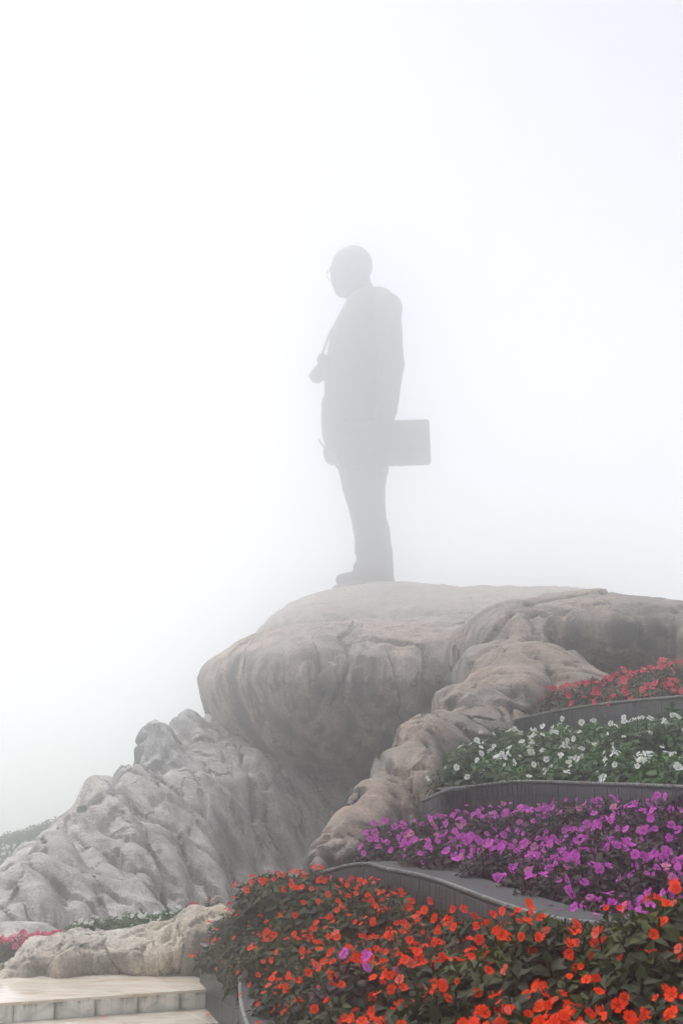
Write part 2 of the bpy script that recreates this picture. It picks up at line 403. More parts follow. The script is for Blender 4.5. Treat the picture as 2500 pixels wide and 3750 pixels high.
def ell_px(px, py, Y, rx, rz, ry, roll=0.0):
    c = at(px, py, Y); k = Y / F
    return (np.array(c, np.float32), (rx * k, ry, rz * k), math.radians(roll))
def union_ell(P, items, k):
    D = None
    for c, r, roll in items:
        d = sd_ell(P, c, r, roll)
        D = d if D is None else smin(D, d, k)
    return D

# the great overhanging boulder under the statue
BY = 27.0
def prof(pts):
    w_ = [at(x, y, BY) for x, y in pts]
    return np.array([p.x for p in w_]), np.array([p.z for p in w_])
tx, tz = prof([(735, 2490), (745, 2448), (770, 2425), (820, 2395), (900, 2350), (1000, 2318), (1100, 2300), (1300, 2285), (1500, 2275), (1700, 2262), (1900, 2255), (2200, 2260)])
bx, bz = prof([(735, 2500), (740, 2570), (765, 2650), (850, 2775), (1000, 2885), (1200, 2950), (1400, 2965), (1700, 2965), (2200, 2965)])
def boulder(P):
    x = P[:, 0]
    zt, zb = np.interp(x, tx, tz), np.interp(x, bx, bz)
    zc, rz = 0.5 * (zt + zb) + 0.12 * (zt - zb), np.maximum(0.5 * (zt - zb), 0.02)
    dz = P[:, 2] - zc
    up = np.maximum(zt - zc, 0.02); dn = np.maximum(zc - zb, 0.02)
    nz = np.where(dz > 0, dz / up, dz / dn)
    yc = BY + 0.55 * np.maximum(-dz, 0) + 0.25 * np.maximum(dz, 0)
    grow = np.clip((x - tx[0]) / 1.6, 0.0, 1.0) ** 0.5
    ry = 0.25 + 3.3 * grow
    ny = (P[:, 1] - yc) / ry
    q = (np.abs(ny) ** 2.5 + np.abs(nz) ** 2.5) ** 0.4
    d = (q - 1.0) * np.minimum(np.minimum(rz, ry), 1.6) * 0.8
    d = np.maximum(d, tx[0] - x)
    d = np.maximum(d, x - 3.4)
    return d
DOME = [ell_px(1370, 2420, 58.5, 430, 228, 15.0), ell_px(1200, 2440, 51.0, 270, 184, 13.5), ell_px(1800, 2400, 55.0, 760, 186, 15.0), ell_px(1520, 2700, 46.0, 520, 330, 14.0)]
p0 = at(735, 2960, BY)
build_rock('boulder', boulder, (p0.x - 0.4, 22.8, -0.3), (4.3, 32.5, 4.6), 0.05, M_BOULDER,
           'huge overhanging grey boulder that juts left below the statue', 3, (0.08, 0.06, 0.02), (0.45, 0.8), 0.04, 0.12, gz=0.12, fac=0.02, fsc=(0.5, 0.5, 0.12), crack=0.08)
build_rock('rock_crest', lambda P: union_ell(P, DOME, 0.8), (-4.0, 30.0, -0.6), (8.0, 74.0, 10.0), 0.11, M_BOULDER,
           'pale gently domed rock crest right under the feet of the statue', 5, (0.16, 0.08, 0.03), (0.4, 0.6), 0.06, 0.5, fac=0.05, fsc=(0.4, 0.4, 0.3), crack=0.08)

# the fluted cliff that carries the boulder on the left
RIBS = [  # top px, top depth, foot px, foot depth, radius px top, foot
    ((690, 2665), 25.2, (900, 3360), 22.0, 62, 80), ((595, 2735), 24.0, (770, 3390), 20.6, 66, 80),
    ((480, 2860), 22.6, (650, 3420), 19.4, 74, 82), ((395, 2925), 21.4, (530, 3430), 18.4, 78, 84),
    ((285, 3030), 20.2, (410, 3440), 17.6, 74, 80), ((205, 3105), 19.0, (290, 3450), 17.0, 74, 82),
    ((115, 3215), 18.0, (160, 3450), 16.6, 78, 80), ((20, 3320), 17.6, (40, 3460), 16.4, 80, 84), ((-90, 3330), 17.6, (-90, 3460), 16.4, 90, 90),
    ((800, 2640), 26.0, (990, 3330), 22.6, 70, 76), ((900, 2760), 26.2, (1075, 3310), 22.8, 64, 62),
    ((1010, 2820), 26.4, (1150, 3290), 23.0, 58, 56), ((1120, 2850), 26.4, (1230, 3270), 23.0, 56, 54), ((1230, 2860), 26.6, (1320, 3240), 23.2, 58, 56),
    ((1340, 2860), 26.6, (1420, 3240), 23.2, 60, 60), ((600, 2690), 24.4, (615, 2720), 24.2, 46, 46), ((565, 2715), 24.0, (580, 2740), 24.0, 34, 40)]
RW = []
for a, ya, b_, yb, ra, rb in RIBS:
    jr = rng.uniform(0.85, 1.2); jy = rng.uniform(-0.3, 0.3)
    RW.append((np.array(at(*a, ya), np.float32), np.array(at(b_[0] + rng.uniform(-25, 25), b_[1], yb + jy), np.float32), ra * ya / F, jr * rb * yb / F))
FILL = [ell_px(880, 3090, 26.2, 460, 370, 3.0, -30), ell_px(640, 3120, 24.2, 300, 330, 2.6, -24), ell_px(480, 3240, 22.2, 330, 270, 2.5, -36), ell_px(300, 3310, 20.6, 270, 230, 2.4, -30), ell_px(130, 3420, 19.4, 260, 200, 2.3, -28)]
def cliff(P):
    D = None
    for a, b_, ra, rb in RW:
        d = sd_cap(P, a, b_, ra, rb); D = d if D is None else smin(D, d, 0.34)
    return smin(D, union_ell(P, FILL, 0.5), 0.35)
p0 = at(-180, 3460, 17)
build_rock('cliff', cliff, (p0.x - 0.2, 15.8, -0.55), (1.4, 29.5, 3.0), 0.045, M_CLIFF,
           'pale fluted cliff face with deep upright folds left of the boulder', 31, (0.07, 0.16, 0.018), (0.5, 1.0), 0.12, 0.05, 0.3, 0.05, 0.03, (1.3, 1.3, 0.08), 0.12)

# the knuckled ridge that climbs from the beds to the right-hand shoulder
RIDGE = [ell_px(2120, 2400, 21.0, 480, 196, 4.2), ell_px(2520, 2420, 19.5, 330, 192, 3.6), ell_px(1850, 2420, 19.5, 170, 190, 2.6, 18),
         ell_px(1920, 2520, 17.2, 260, 160, 1.8, -12), ell_px(2110, 2570, 16.0, 200, 120, 1.2, -22), ell_px(1820, 2610, 15.6, 220, 150, 1.4, 24),
         ell_px(1690, 2660, 14.6, 170, 160, 1.0, 38), ell_px(1780, 2720, 14.4, 190, 170, 1.0, -10), ell_px(1640, 2800, 13.4, 150, 190, 0.9, 28),
         ell_px(1560, 2860, 12.8, 95, 210, 0.7, 18), ell_px(1560, 2990, 11.9, 70, 230, 0.55, -3), ell_px(1490, 2960, 12.2, 90, 200, 0.65, 24),
         ell_px(1420, 3030, 11.6, 90, 170, 0.55, 32), ell_px(1340, 3090, 11.2, 110, 130, 0.5, 36), ell_px(1250, 3140, 10.7, 105, 90, 0.5, 34),
         ell_px(1178, 3190, 10.3, 62, 92, 0.4, 18), ell_px(1720, 2900, 13.6, 240, 240, 0.8), ell_px(1520, 3150, 12.2, 250, 220, 0.6), ell_px(2300, 2750, 17.5, 560, 240, 2.0), ell_px(2560, 2900, 19.5, 640, 500, 4.2)]
SPUR = [e for e in RIDGE if e[0][1] < 14.5]
SHOULDER = [e for e in RIDGE if e[0][1] >= 14.0]
build_rock('rock_spur', lambda P: union_ell(P, SPUR, 0.22), (-0.45, 9.6, -0.3), (2.75, 15.8, 3.1), 0.024, M_RIDGE,
           'brown gnarled rock spur running down beside the white and purple beds', 57, (0.06, 0.035, 0.014), (1.0, 1.6), 0.05, 0.25, 0.25, 0.3, 0.05, (1.2, 1.2, 0.45), 0.06)
build_rock('rock_shoulder', lambda P: union_ell(P, SHOULDER, 0.16), (0.9, 13.2, -0.55), (7.6, 25.5, 4.9), 0.055, M_RIDGE,
           'broad rounded rock shoulder rising behind the red flowers', 59, (0.09, 0.04, 0.02), (0.8, 1.1), 0.07, 0.35, 0.15, 0.4, 0.06, (0.7, 0.7, 0.4), 0.09)

LOW = [ell_px(40, 3600, 12.3, 66, 84, 0.4), ell_px(140, 3545, 12.4, 80, 108, 0.45), ell_px(265, 3520, 12.5, 100, 110, 0.5), ell_px(390, 3510, 12.6, 110, 94, 0.5),
       ell_px(515, 3500, 12.6, 100, 100, 0.5), ell_px(620, 3500, 12.5, 80, 100, 0.45), ell_px(715, 3470, 12.5, 86, 140, 0.45), ell_px(800, 3460, 12.6, 80, 140, 0.45), ell_px(-80, 3600, 12.2, 80, 80, 0.4), ell_px(-200, 3590, 12.3, 90, 90, 0.4), ell_px(-340, 3580, 12.5, 100, 100, 0.45)]
build_rock('low_rock', lambda P: union_ell(P, LOW, 0.10), (-4.3, 11.3, -0.35), (-0.8, 13.4, 0.6), 0.02, M_LOWROCK,
           'low pale rock kerb along the back of the marble landing', 71, (0.04, 0.04, 0.02), (2.2, 2.6), 0.04, fac=0.05, fsc=(2.0, 2.0, 0.9), crack=0.035)
SMALL = [ell_px(60, 3450, 14.6, 150, 72, 0.6), ell_px(160, 3465, 14.6, 90, 50, 0.5), ell_px(-60, 3450, 14.8, 100, 60, 0.5)]
build_rock('small_rock', lambda P: union_ell(P, SMALL, 0.1), (-4.4, 13.7, -0.5), (-2.6, 15.6, 0.4), 0.025, M_CLIFF,
           'small rounded rock at the left foot of the cliff behind pink flowers', 77, (0.04, 0.04, 0.02), (2.0, 2.4), 0.03)

# ------------------------------------------------------------------ marble steps
A, B = atz(-160, 3683, 0.0), atz(812, 3617, 0.0)
ux = (B - A).normalized(); uy = Vector((-ux.y, ux.x, 0))      # along the front edge, away from the camera
steps = empty('marble_steps', A, 'cream marble steps with stained white risers below the low rock', 'steps')
def prism(name, poly, z0, z1, mat, bev=0.006):
    """upright prism over a ground polygon, its top edge eased"""
    c = sum((Vector((p.x, p.y, 0)) for p in poly), Vector()) / len(poly)
    n_ = len(poly); V = []
    for z, s in ((z0, 0.0), (z1 - bev, 0.0), (z1, bev)):
        for p in poly:
            d = (c - Vector((p.x, p.y, 0))).normalized() * s * 1.4
            V.append((p.x + d.x - A.x, p.y + d.y - A.y, z))
    Fs = [tuple(range(n_ - 1, -1, -1)), tuple(range(2 * n_, 3 * n_))]
    for k in (0, 1):
        for i in range(n_):
            j = (i + 1) % n_; Fs.append((k * n_ + i, k * n_ + j, (k + 1) * n_ + j, (k + 1) * n_ + i))
    # own frame so that generated coordinates run along the slab
    ang = math.atan2(ux.y, ux.x); R = Matrix.Rotation(-ang, 4, 'Z')
    me = mesh_py(name, [R @ Vector(v) for v in V], Fs)
    o = link(name, me, mat, steps); o.rotation_euler = (0, 0, ang); return o
cuts = [atz(x, 3683 - (x + 160) * 66.0 / 972.0, 0.0) for x in (-160, 51, 203, 350, 507, 660, 812)]
cuts = [cuts[0] - ux * 0.32 * k for k in (5, 4, 3, 2, 1)] + cuts
RH = 0.142
slant = (atz(730, 3575, 0.0) - B)
def edge_pt(p, back): return p + uy * back
for lev in range(3):
    zt = -lev * RH; front = -lev * 0.62
    right_ext = (0.0, 0.16, 0.30)[lev]
    # treads: three slabs
    tcuts = [cuts[0], cuts[-2] + ux * 0.02, cuts[-1] + ux * right_ext]
    for i in range(2):
        a, b_ = tcuts[i] + ux * 0.0008, tcuts[i + 1] - ux * 0.0008
        back = 1.7 if lev == 0 else 0.66
        q = [a + uy * (front - 0.014), b_ + uy * (front - 0.014), b_ + uy * (front + back), a + uy * (front + back)]
        if i == 1:
            q[2] = b_ + uy * (front + back) + ux * (slant.dot(ux) / max(slant.dot(uy), 0.05) * min(back, 0.7))
        prism('tread_slab', q, zt - 0.022, zt, M_TREAD, 0.003)
    rc = list(cuts); rc[-1] = cuts[-1] + ux * right_ext
    for i in range(len(rc) - 1):
        a, b_ = rc[i] + ux * 0.002, rc[i + 1] - ux * 0.002
        if i == len(rc) - 2: b_ = b_ - ux * 0.012
        q = [a + uy * front, b_ + uy * front, b_ + uy * (front + 0.03), a + uy * (front + 0.03)]
        prism('riser_slab', q, zt - RH + 0.001, zt - 0.0235, M_RISER, 0.002)

# ------------------------------------------------------------------ tiled retaining walls
def catmull(pts, step):
    P = [Vector(p) for p in pts]; P = [2 * P[0] - P[1]] + P + [2 * P[-1] - P[-2]]
    out = []
    for i in range(1, len(P) - 2):
        for k in range(40):
            t = k / 40
            out.append(0.5 * (2 * P[i] + (P[i + 1] - P[i - 1]) * t + (2 * P[i - 1] - 5 * P[i] + 4 * P[i + 1] - P[i + 2]) * t * t
                              + (3 * P[i] - P[i - 1] - 3 * P[i + 1] + P[i + 2]) * t ** 3))
    out.append(P[-2])
    res = [out[0]]; acc = 0.0
    for a, b_ in zip(out, out[1:]):
        seg = (b_ - a).length
        while acc + seg >= step:
            t = (step - acc) / seg; a = a + (b_ - a) * t; res.append(a.copy()); seg = (b_ - a).length; acc = 0.0
        acc += seg
    return res
def box_mesh(name, w_, d, h_, bev):
    x, y, z = w_ / 2, d, h_ / 2
    V = [(-x, 0, -z), (x, 0, -z), (x, 0, z), (-x, 0, z)]
    V += [(-x, -y + bev, -z), (x, -y + bev, -z), (x, -y + bev, z), (-x, -y + bev, z)]
    V += [(-x + bev, -y, -z + bev), (x - bev, -y, -z + bev), (x - bev, -y, z - bev), (-x + bev, -y, z - bev)]
    Fs = [(0, 1, 2, 3)[::-1], (8, 9, 10, 11)]
    for k in (0, 4):
        for i in range(4):
            j = (i + 1) % 4; Fs.append((k + i, k + j, k + 4 + j, k + 4 + i))
    return mesh_py(name, V, Fs)
def retaining_wall(label, pts, height, ledge, tw, th, rows, side=1.0, trim=True, first_tile=0, last_tile=None, core_mat=None):
    """pts run so that the visible face is on the right-hand side of travel when side = 1"""
    C = catmull(pts, tw)
    n_ = len(C); root = empty('retaining_wall', C[0] - Vector((0, 0, height)), label, 'wall')
    o0 = root.location
    nor = []
    for i in range(n_):
        t = (C[min(i + 1, n_ - 1)] - C[max(i - 1, 0)]); t.z = 0; t.normalize(); nor.append(Vector((t.y, -t.x, 0)) * side)
    def strip(name, profile, mat):
        V, Fs = [], []
        m_ = len(profile)
        for c, nn in zip(C, nor):
            for off, z in profile: V.append(c + nn * off + Vector((0, 0, z)) - o0)
        for i in range(n_ - 1):
            for j in range(m_):
                k = (j + 1) % m_; Fs.append((i * m_ + j, i * m_ + k, (i + 1) * m_ + k, (i + 1) * m_ + j))
        Fs.append(tuple(range(m_))); Fs.append(tuple(range((n_ - 1) * m_, n_ * m_))[::-1])
        o = link(name, mesh_py(name, V, Fs), mat, root)
        bpy.context.view_layer.update(); return o
    strip('wall_core', [(-0.008, -0.03), (-0.008, -height), (-ledge + 0.03, -height), (-ledge + 0.03, -0.03)], core_mat or M_GROUT)
    strip('coping', [(-0.012, 0.0), (-0.012, -0.028), (-ledge, -0.028), (-ledge, 0.0)], M_COPING)
    tile = box_mesh('tile', tw - 0.005, 0.010, th - 0.005, 0.0015); tile.materials.append(M_TILE)
    tr = box_mesh('edge_trim', tw - 0.006, 0.016, 0.017, 0.004); tr.materials.append(M_TRIM)
    for i in range(first_tile, (last_tile or n_ - 1)):
        a, b_ = C[i], C[i + 1]; mid = (a + b_) / 2; d = b_ - a
        nn = Vector((d.y, -d.x, 0)).normalized() * side
        rz = math.atan2(nn.x, -nn.y); tilt = math.atan2(d.z, Vector((d.x, d.y)).length) * (1 if side > 0 else -1)
        for r_ in range(rows):
            o = bpy.data.objects.new('tile', tile); COL.objects.link(o); o.parent = root
            o.location = mid + nn * (-0.0075 + rng.uniform(-0.0012, 0.0012)) + Vector((0, 0, -0.031 - th * (r_ + 0.5))) - o0
            o.rotation_euler = (0, -tilt, rz + rng.uniform(-0.01, 0.01))
        if trim:
            o = bpy.data.objects.new('edge_trim', tr); COL.objects.link(o); o.parent = root
            o.location = mid + nn * (-0.011) + Vector((0, 0, -0.0075)) - o0; o.rotation_euler = (0, -tilt, rz)
    return C, nor
# middle wall (below the purple flowers)
PW = [at(1085, 3216, 9.6), at(1203, 3181, 9.4), at(1323, 3157, 9.0)] + [atz(*p, 1.1) for p in [(1412, 3176), (1502, 3192), (1600, 3217), (1707, 3256), (1779, 3283), (1859, 3310), (1966, 3343)]] + [at(2110, 3368, 5.5), at(2300, 3376, 5.3), at(2620, 3386, 5.15), at(3250, 3400, 5.0)]
C_P, N_P = retaining_wall('dark tiled wall with pale rounded rim between purple and orange flowers', PW, 1.52, 0.24, 0.040, 0.075, 4)
WW = [at(1540, 2930, 10.7), at(1620, 2896, 10.4), at(1720, 2878, 10.6), at(1850, 2860, 10.5), at(1950, 2857, 10.3), at(2100, 2862, 9.8), at(2300, 2868, 9.0), at(2500, 2876, 8.3), at(2700, 2886, 7.7), at(3100, 2900, 7.0), at(3500, 2915, 6.6)]
C_W, N_W = retaining_wall('grey tiled wall between the white and the purple flowers', WW, 2.0, 0.14, 0.041, 0.078, 4)
RWL = [at(1880, 2634, 13.3), at(1990, 2608, 13.2), at(2120, 2585, 12.8), at(2300, 2563, 12.0), at(2500, 2545, 11.0), at(2700, 2525, 10.2), at(3050, 2500, 9.5), at(3400, 2480, 9.0)]
C_R, N_R = retaining_wall('grey tiled wall between the red and the white flowers', RWL, 2.6, 0.14, 0.055, 0.11, 4)
# side wall of the orange bed beside the steps
LW = [Vector(p) for p in [(-1.12, 11.75, 0.30), (-0.94, 11.0, 0.34), (-0.775, 10.3, 0.39), (-0.64, 9.2, 0.45), (-0.515, 7.6, 0.5), (-0.385, 6.6, 0.5), (-0.2, 5.6, 0.5), (0.1, 4.4, 0.5)]]
C_L, N_L = retaining_wall('dark side wall of the orange bed beside the marble steps', LW, 0.95, 0.16, 0.16, 0.30, 3, trim=True)
# far wall at the left edge
FW = [at(-160, 3175, 29.5), at(0, 3153, 30.0), at(150, 3132, 30.8), at(330, 3110, 32.0)]
C_F, N_F = retaining_wall('fog-veiled grey wall at the far left beneath distant white flowers', FW, 0.7, 0.25, 0.14, 0.24, 2, trim=False)

# ------------------------------------------------------------------ plants
def leaf_geo(L_, W_, droop, fold):
    V = [(0, 0, 0), (-W_, L_ * 0.42, fold), (0, L_ * 0.45, -0.0 - droop * 0.25), (W_, L_ * 0.42, fold), (-W_ * 0.62, L_ * 0.75, fold * 0.6 - droop * 0.6), (0, L_ * 0.78, -droop * 0.65), (W_ * 0.62, L_ * 0.75, fold * 0.6 - droop * 0.6), (0, L_, -droop)]
    Fs = [(0, 2, 1), (0, 3, 2), (1, 2, 5, 4), (2, 3, 6, 5), (4, 5, 7), (5, 6, 7)]
    return V, Fs
def foliage_mesh(name, mat, rad, height, shoots, leaf_len, seed, leaf_w=0.27):
    r = random.Random(seed); V, Fs, tone = [], [], []
    for s in range(shoots):
        th = s * 2.39996 + r.uniform(-0.3, 0.3); q = math.sqrt((s + 0.5) / shoots); rr = rad * q
        z = height * (1 - 0.62 * q ** 2.2) * r.uniform(0.82, 1.1)
        p = Vector((rr * math.cos(th), rr * math.sin(th), z))
        axis = Vector((math.cos(th) * q * 0.95 + r.uniform(-.2, .2), math.sin(th) * q * 0.95 + r.uniform(-.2, .2), 1.0)).normalized()
        R = axis.to_track_quat('Z', 'Y').to_matrix()
        nl = r.randint(8, 11); ph = r.uniform(0, 6.28)
        for k in range(nl):
            inner = k / nl
            a = ph + k * 2.39996; ll = leaf_len * (1.1 - 0.55 * inner) * r.uniform(0.8, 1.2)
            up = math.radians(r.uniform(-25, 5) + 50 * inner)
            Lv, Lf = leaf_geo(ll, ll * leaf_w * r.uniform(.85, 1.15), ll * r.uniform(0.1, 0.38), ll * r.uniform(0.03, 0.1))
            Rz = Matrix.Rotation(a, 3, 'Z') @ Matrix.Rotation(up, 3, 'X')
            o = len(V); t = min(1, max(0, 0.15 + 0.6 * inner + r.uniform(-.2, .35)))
            off = axis * (-0.02 - 0.05 * (1 - inner))
            for v in Lv:
                V.append(p + off + R @ (Rz @ (Vector(v) + Vector((0, 0.006, 0))))); tone.append(t)
            Fs += [tuple(o + i for i in f) for f in Lf]
        # stem
        o = len(V); foot = Vector((p.x * 0.35, p.y * 0.35, -0.02)); w_ = 0.004
        for q_ in (foot, p):
            V += [q_ + Vector((w_, 0, 0)), q_ + Vector((-w_ * .5, w_ * .87, 0)), q_ + Vector((-w_ * .5, -w_ * .87, 0))]; tone += [0.3] * 3
        Fs += [(o, o + 1, o + 4, o + 3), (o + 1, o + 2, o + 5, o + 4), (o + 2, o, o + 3, o + 5)]
    me = mesh_py(name, V, Fs, True); me.materials.append(mat)
    at_ = me.attributes.new('tone', 'FLOAT', 'POINT'); at_.data.foreach_set('value', tone)
    return me
def blossom_mesh(name, mat, R_, seed, cup):
    r = random.Random(seed); V = [(0, 0, -0.002)]; Fs = []; tone = [0.0]
    for k in range(5):
        a0 = k * 2 * math.pi / 5 + r.uniform(-.08, .08); wd = 0.66 * r.uniform(0.9, 1.12); rr = R_ * r.uniform(0.88, 1.1); lift = 0.0012 * k + r.uniform(-.15, .28) * R_
        prof_ = [(-0.80, 0.42), (-1.0, 0.74), (-0.55, 1.0), (0.0, 0.93), (0.55, 1.0), (1.0, 0.74), (0.80, 0.42)]
        o = len(V)
        for s, q in prof_:
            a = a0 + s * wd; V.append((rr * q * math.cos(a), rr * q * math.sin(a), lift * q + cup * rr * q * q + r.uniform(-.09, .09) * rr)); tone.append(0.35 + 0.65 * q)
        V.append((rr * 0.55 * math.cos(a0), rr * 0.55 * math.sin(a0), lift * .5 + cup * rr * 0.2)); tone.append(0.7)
        c = o + 7
        Fs += [(0, o, c), (0, c, o + 6)] + [(c, o + i, o + i + 1) for i in range(6)]
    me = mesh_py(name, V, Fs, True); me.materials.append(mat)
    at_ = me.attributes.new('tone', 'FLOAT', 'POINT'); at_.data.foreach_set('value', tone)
    return me
class Kind:
    def __init__(s, key, leaf_mat, petal_mat, rad, height, shoots, leaf_len, bl_r, nb, seed, leaf_w=0.27):
        s.fol = [foliage_mesh('leaves', leaf_mat, rad, height, shoots, leaf_len, seed + i, leaf_w) for i in range(4)]
        s.bl = [blossom_mesh('blossom', petal_mat, bl_r, seed + 50 + i, c) for i, c in enumerate((0.05, -0.18, 0.22, -0.05))]
        s.rad, s.h, s.nb = rad, height, nb
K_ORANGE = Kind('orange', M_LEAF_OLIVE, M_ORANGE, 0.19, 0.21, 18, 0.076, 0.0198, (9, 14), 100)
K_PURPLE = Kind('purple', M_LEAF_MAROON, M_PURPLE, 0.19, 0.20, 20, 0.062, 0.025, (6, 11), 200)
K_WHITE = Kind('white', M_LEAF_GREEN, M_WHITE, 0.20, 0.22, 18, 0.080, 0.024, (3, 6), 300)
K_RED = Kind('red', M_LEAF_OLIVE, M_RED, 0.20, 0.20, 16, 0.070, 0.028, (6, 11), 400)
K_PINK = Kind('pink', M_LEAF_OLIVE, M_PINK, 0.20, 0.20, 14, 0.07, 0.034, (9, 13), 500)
K_WHITE_FAR = Kind('white', M_LEAF_GREEN, M_WHITE, 0.24, 0.24, 14, 0.09, 0.036, (5, 8), 600)
def plant(kind, p, label, group, scale=1.0, nb=None, tilt=None, lean=0.0):
    root = empty('impatiens_plant', p, label, 'flowering plant', group, rng.uniform(0, 6.28))
    root.scale = (scale,) * 3
    f = bpy.data.objects.new('leaves', rng.choice(kind.fol)); COL.objects.link(f); f.parent = root; f['kind'] = 'stuff'
    n_ = nb if nb is not None else rng.randint(*kind.nb)
    Ri = Matrix.Rotation(-root.rotation_euler.z, 3, 'Z')
    tocam = Vector((-p[0], -p[1], EYE - p[2])); tocam.z = 0; tocam.normalize()
    for k in range(n_):
        th = rng.uniform(0, 6.28); q = math.sqrt(rng.uniform(0.0, 1.0))
        d = Vector((math.cos(th) * q, math.sin(th) * q, 0))
        z = kind.h * (1 - 0.55 * q ** 2.2) + rng.uniform(0.0, 0.03)
        pos = Vector((d.x * kind.rad * 1.02, d.y * kind.rad * 1.02, z))
        nrm = (d * 0.7 + Vector((rng.uniform(-.9, .9), rng.uniform(-.9, .9), 0.65))).normalized()
        nrm = (nrm + (Ri @ tocam) * rng.uniform(0.0, 1.1)).normalized()
        b_ = bpy.data.objects.new('blossom', rng.choice(kind.bl)); COL.objects.link(b_); b_.parent = root
        b_.location = pos; b_.rotation_euler = (nrm.to_track_quat('Z', 'Y').to_matrix() @ Matrix.Rotation(rng.uniform(0, 6.28), 3, 'Z')).to_euler()
        s = rng.triangular(0.55, 1.2, 0.95); b_.scale = (s, s * rng.uniform(0.72, 1.0), s * rng.uniform(0.8, 1.8))
    return root
def inside(x, y, poly):
    c = False; n_ = len(poly)
    for i in range(n_):
        x1, y1 = poly[i]; x2, y2 = poly[(i + 1) % n_]
        if (y1 > y) != (y2 > y) and x < (x2 - x1) * (y - y1) / (y2 - y1) + x1: c = not c
    return c
def idw(ctrl):
    P = np.array([tuple(c) for c in ctrl])
    def z(x, y):
        d = np.hypot(P[:, 0] - x, P[:, 1] - y) + 0.05; w_ = d ** -4.0
        return float((w_ * P[:, 2]).sum() / w_.sum())
    return z
def soil_sheet(name, poly, zf, drop, step=0.09):
    xs = [p[0] for p in poly]; ys = [p[1] for p in poly]
    nx = int((max(xs) - min(xs)) / step) + 2; ny = int((max(ys) - min(ys)) / step) + 2
    idx = {}; V = []; Fs = []
    for i in range(nx):
        for j in range(ny):
            x, y = min(xs) + i * step, min(ys) + j * step
            idx[i, j] = len(V); V.append((x, y, zf(x, y) - drop + rng.uniform(-.012, .012)))
    for i in range(nx - 1):
        for j in range(ny - 1):
            if all(inside(min(xs) + (i + a_) * step, min(ys) + (j + c_) * step, poly) for a_ in (-.2, 1.2) for c_ in (-.2, 1.2)): Fs.append((idx[i, j], idx[i + 1, j], idx[i + 1, j + 1], idx[i, j + 1]))
    return tag(link('soil', mesh_py('soil', V, Fs, True), M_SOIL), kind='structure')
def in_view(x, y, z):
    cy, cz = y * CP + (z - EYE) * SP, -y * SP + (z - EYE) * CP
    px, py = 1250 + F * x / cy, 1875 - F * cz / cy; m_ = 0.22 * F / cy
    return -m_ < px < 2500 + 1.3 * m_ and py < 3750 + m_ * 1.2
def bed(kind, poly, zf, spacing, label, group, drop, nb=None, scale=(0.9, 1.15), cap=300):
    soil_sheet('soil', poly, zf, drop)
    xs = [p[0] for p in poly]; ys = [p[1] for p in poly]; pts = []
    y = min(ys); row = 0
    while y < max(ys):
        x = min(xs) + (row % 2) * spacing / 2
        while x < max(xs):
            px, py = x + rng.uniform(-.3, .3) * spacing, y + rng.uniform(-.3, .3) * spacing
            if inside(px, py, poly): pts.append((px, py))
            x += spacing
        y += spacing * 0.87; row += 1
    pts = [p_ for p_ in pts if in_view(p_[0], p_[1], zf(*p_))]
    for px, py in pts[:cap]:
        plant(kind, (px, py, zf(px, py) - drop), label, group, rng.uniform(*scale), nb)
    return len(pts)
# lowest bed, orange
oc = [at(770, 3450, 11.2), at(830, 3340, 10.6), at(900, 3275, 10.0), at(960, 3235, 9.6), at(1050, 3205, 9.3), at(1150, 3195, 9.0), at(1320, 3232, 8.6), at(1500, 3290, 7.9), at(1700, 3365, 6.8), at(1980, 3375, 5.6), at(2110, 3340, 5.2),
      at(2300, 3315, 5.0), at(2520, 3295, 4.85), at(2800, 3280, 4.75), at(900, 3560, 8.6), at(930, 3640, 7.6), at(1000, 3740, 6.8), at(1300, 3760, 5.4), at(1700, 3750, 4.7), at(2100, 3740, 4.3), at(2520, 3730, 4.0),
      at(1300, 3480, 6.9), at(1800, 3540, 5.4), at(2200, 3530, 4.8), at(900, 3420, 9.6), at(1000, 3450, 8.4), at(840, 3480, 10.2)]
zo = idw(oc)
wl = [(c.x + 0.02 + 0.16 * min(1.0, max(0.0, (10.6 - c.y) / 2.0)), c.y) for c in C_L if 4.4 < c.y < 11.3][::2]
wp = [((c + n_ * 0.10).x, (c + n_ * 0.10).y) for c, n_ in zip(C_P, N_P)][::6]
wp = [p for p in wp if p[1] < 9.35]
opoly = wl + [(0.35, 3.7), (1.3, 3.6), (1.9, 4.6)] + wp[::-1] + [(-0.42, 9.7), (-0.62, 10.5), (-0.85, 11.4)]
n1 = bed(K_ORANGE, opoly, zo, 0.222, 'orange flowered impatiens plant with olive leaves in the lowest bed', 'orange impatiens in the lowest bed', 0.20)
for k, q in enumerate([at(800, 3470, 11.2), at(830, 3450, 10.9), at(858, 3500, 10.5), at(868, 3450, 10.2), at(895, 3520, 9.9), at(905, 3480, 9.7), at(925, 3545, 9.3), at(930, 3510, 9.2), at(960, 3590, 8.6), at(965, 3550, 8.5), at(1000, 3640, 7.9), at(1010, 3600, 7.8), at(1045, 3680, 7.2),
                       at(880, 3420, 9.9), at(930, 3465, 9.2), at(930, 3350, 9.55), at(985, 3375, 9.0), at(940, 3410, 9.2), at(1000, 3325, 9.2), at(1045, 3390, 8.6), at(965, 3445, 8.8), at(1030, 3450, 8.2), at(890, 3370, 9.9), at(1090, 3340, 8.7)]):
    plant(K_ORANGE, (q.x, q.y, q.z - 0.17), 'orange flowered impatiens plant spilling over the side wall by the steps', 'orange impatiens spilling over the side wall', rng.uniform(0.85, 1.05), rng.randint(3, 6))
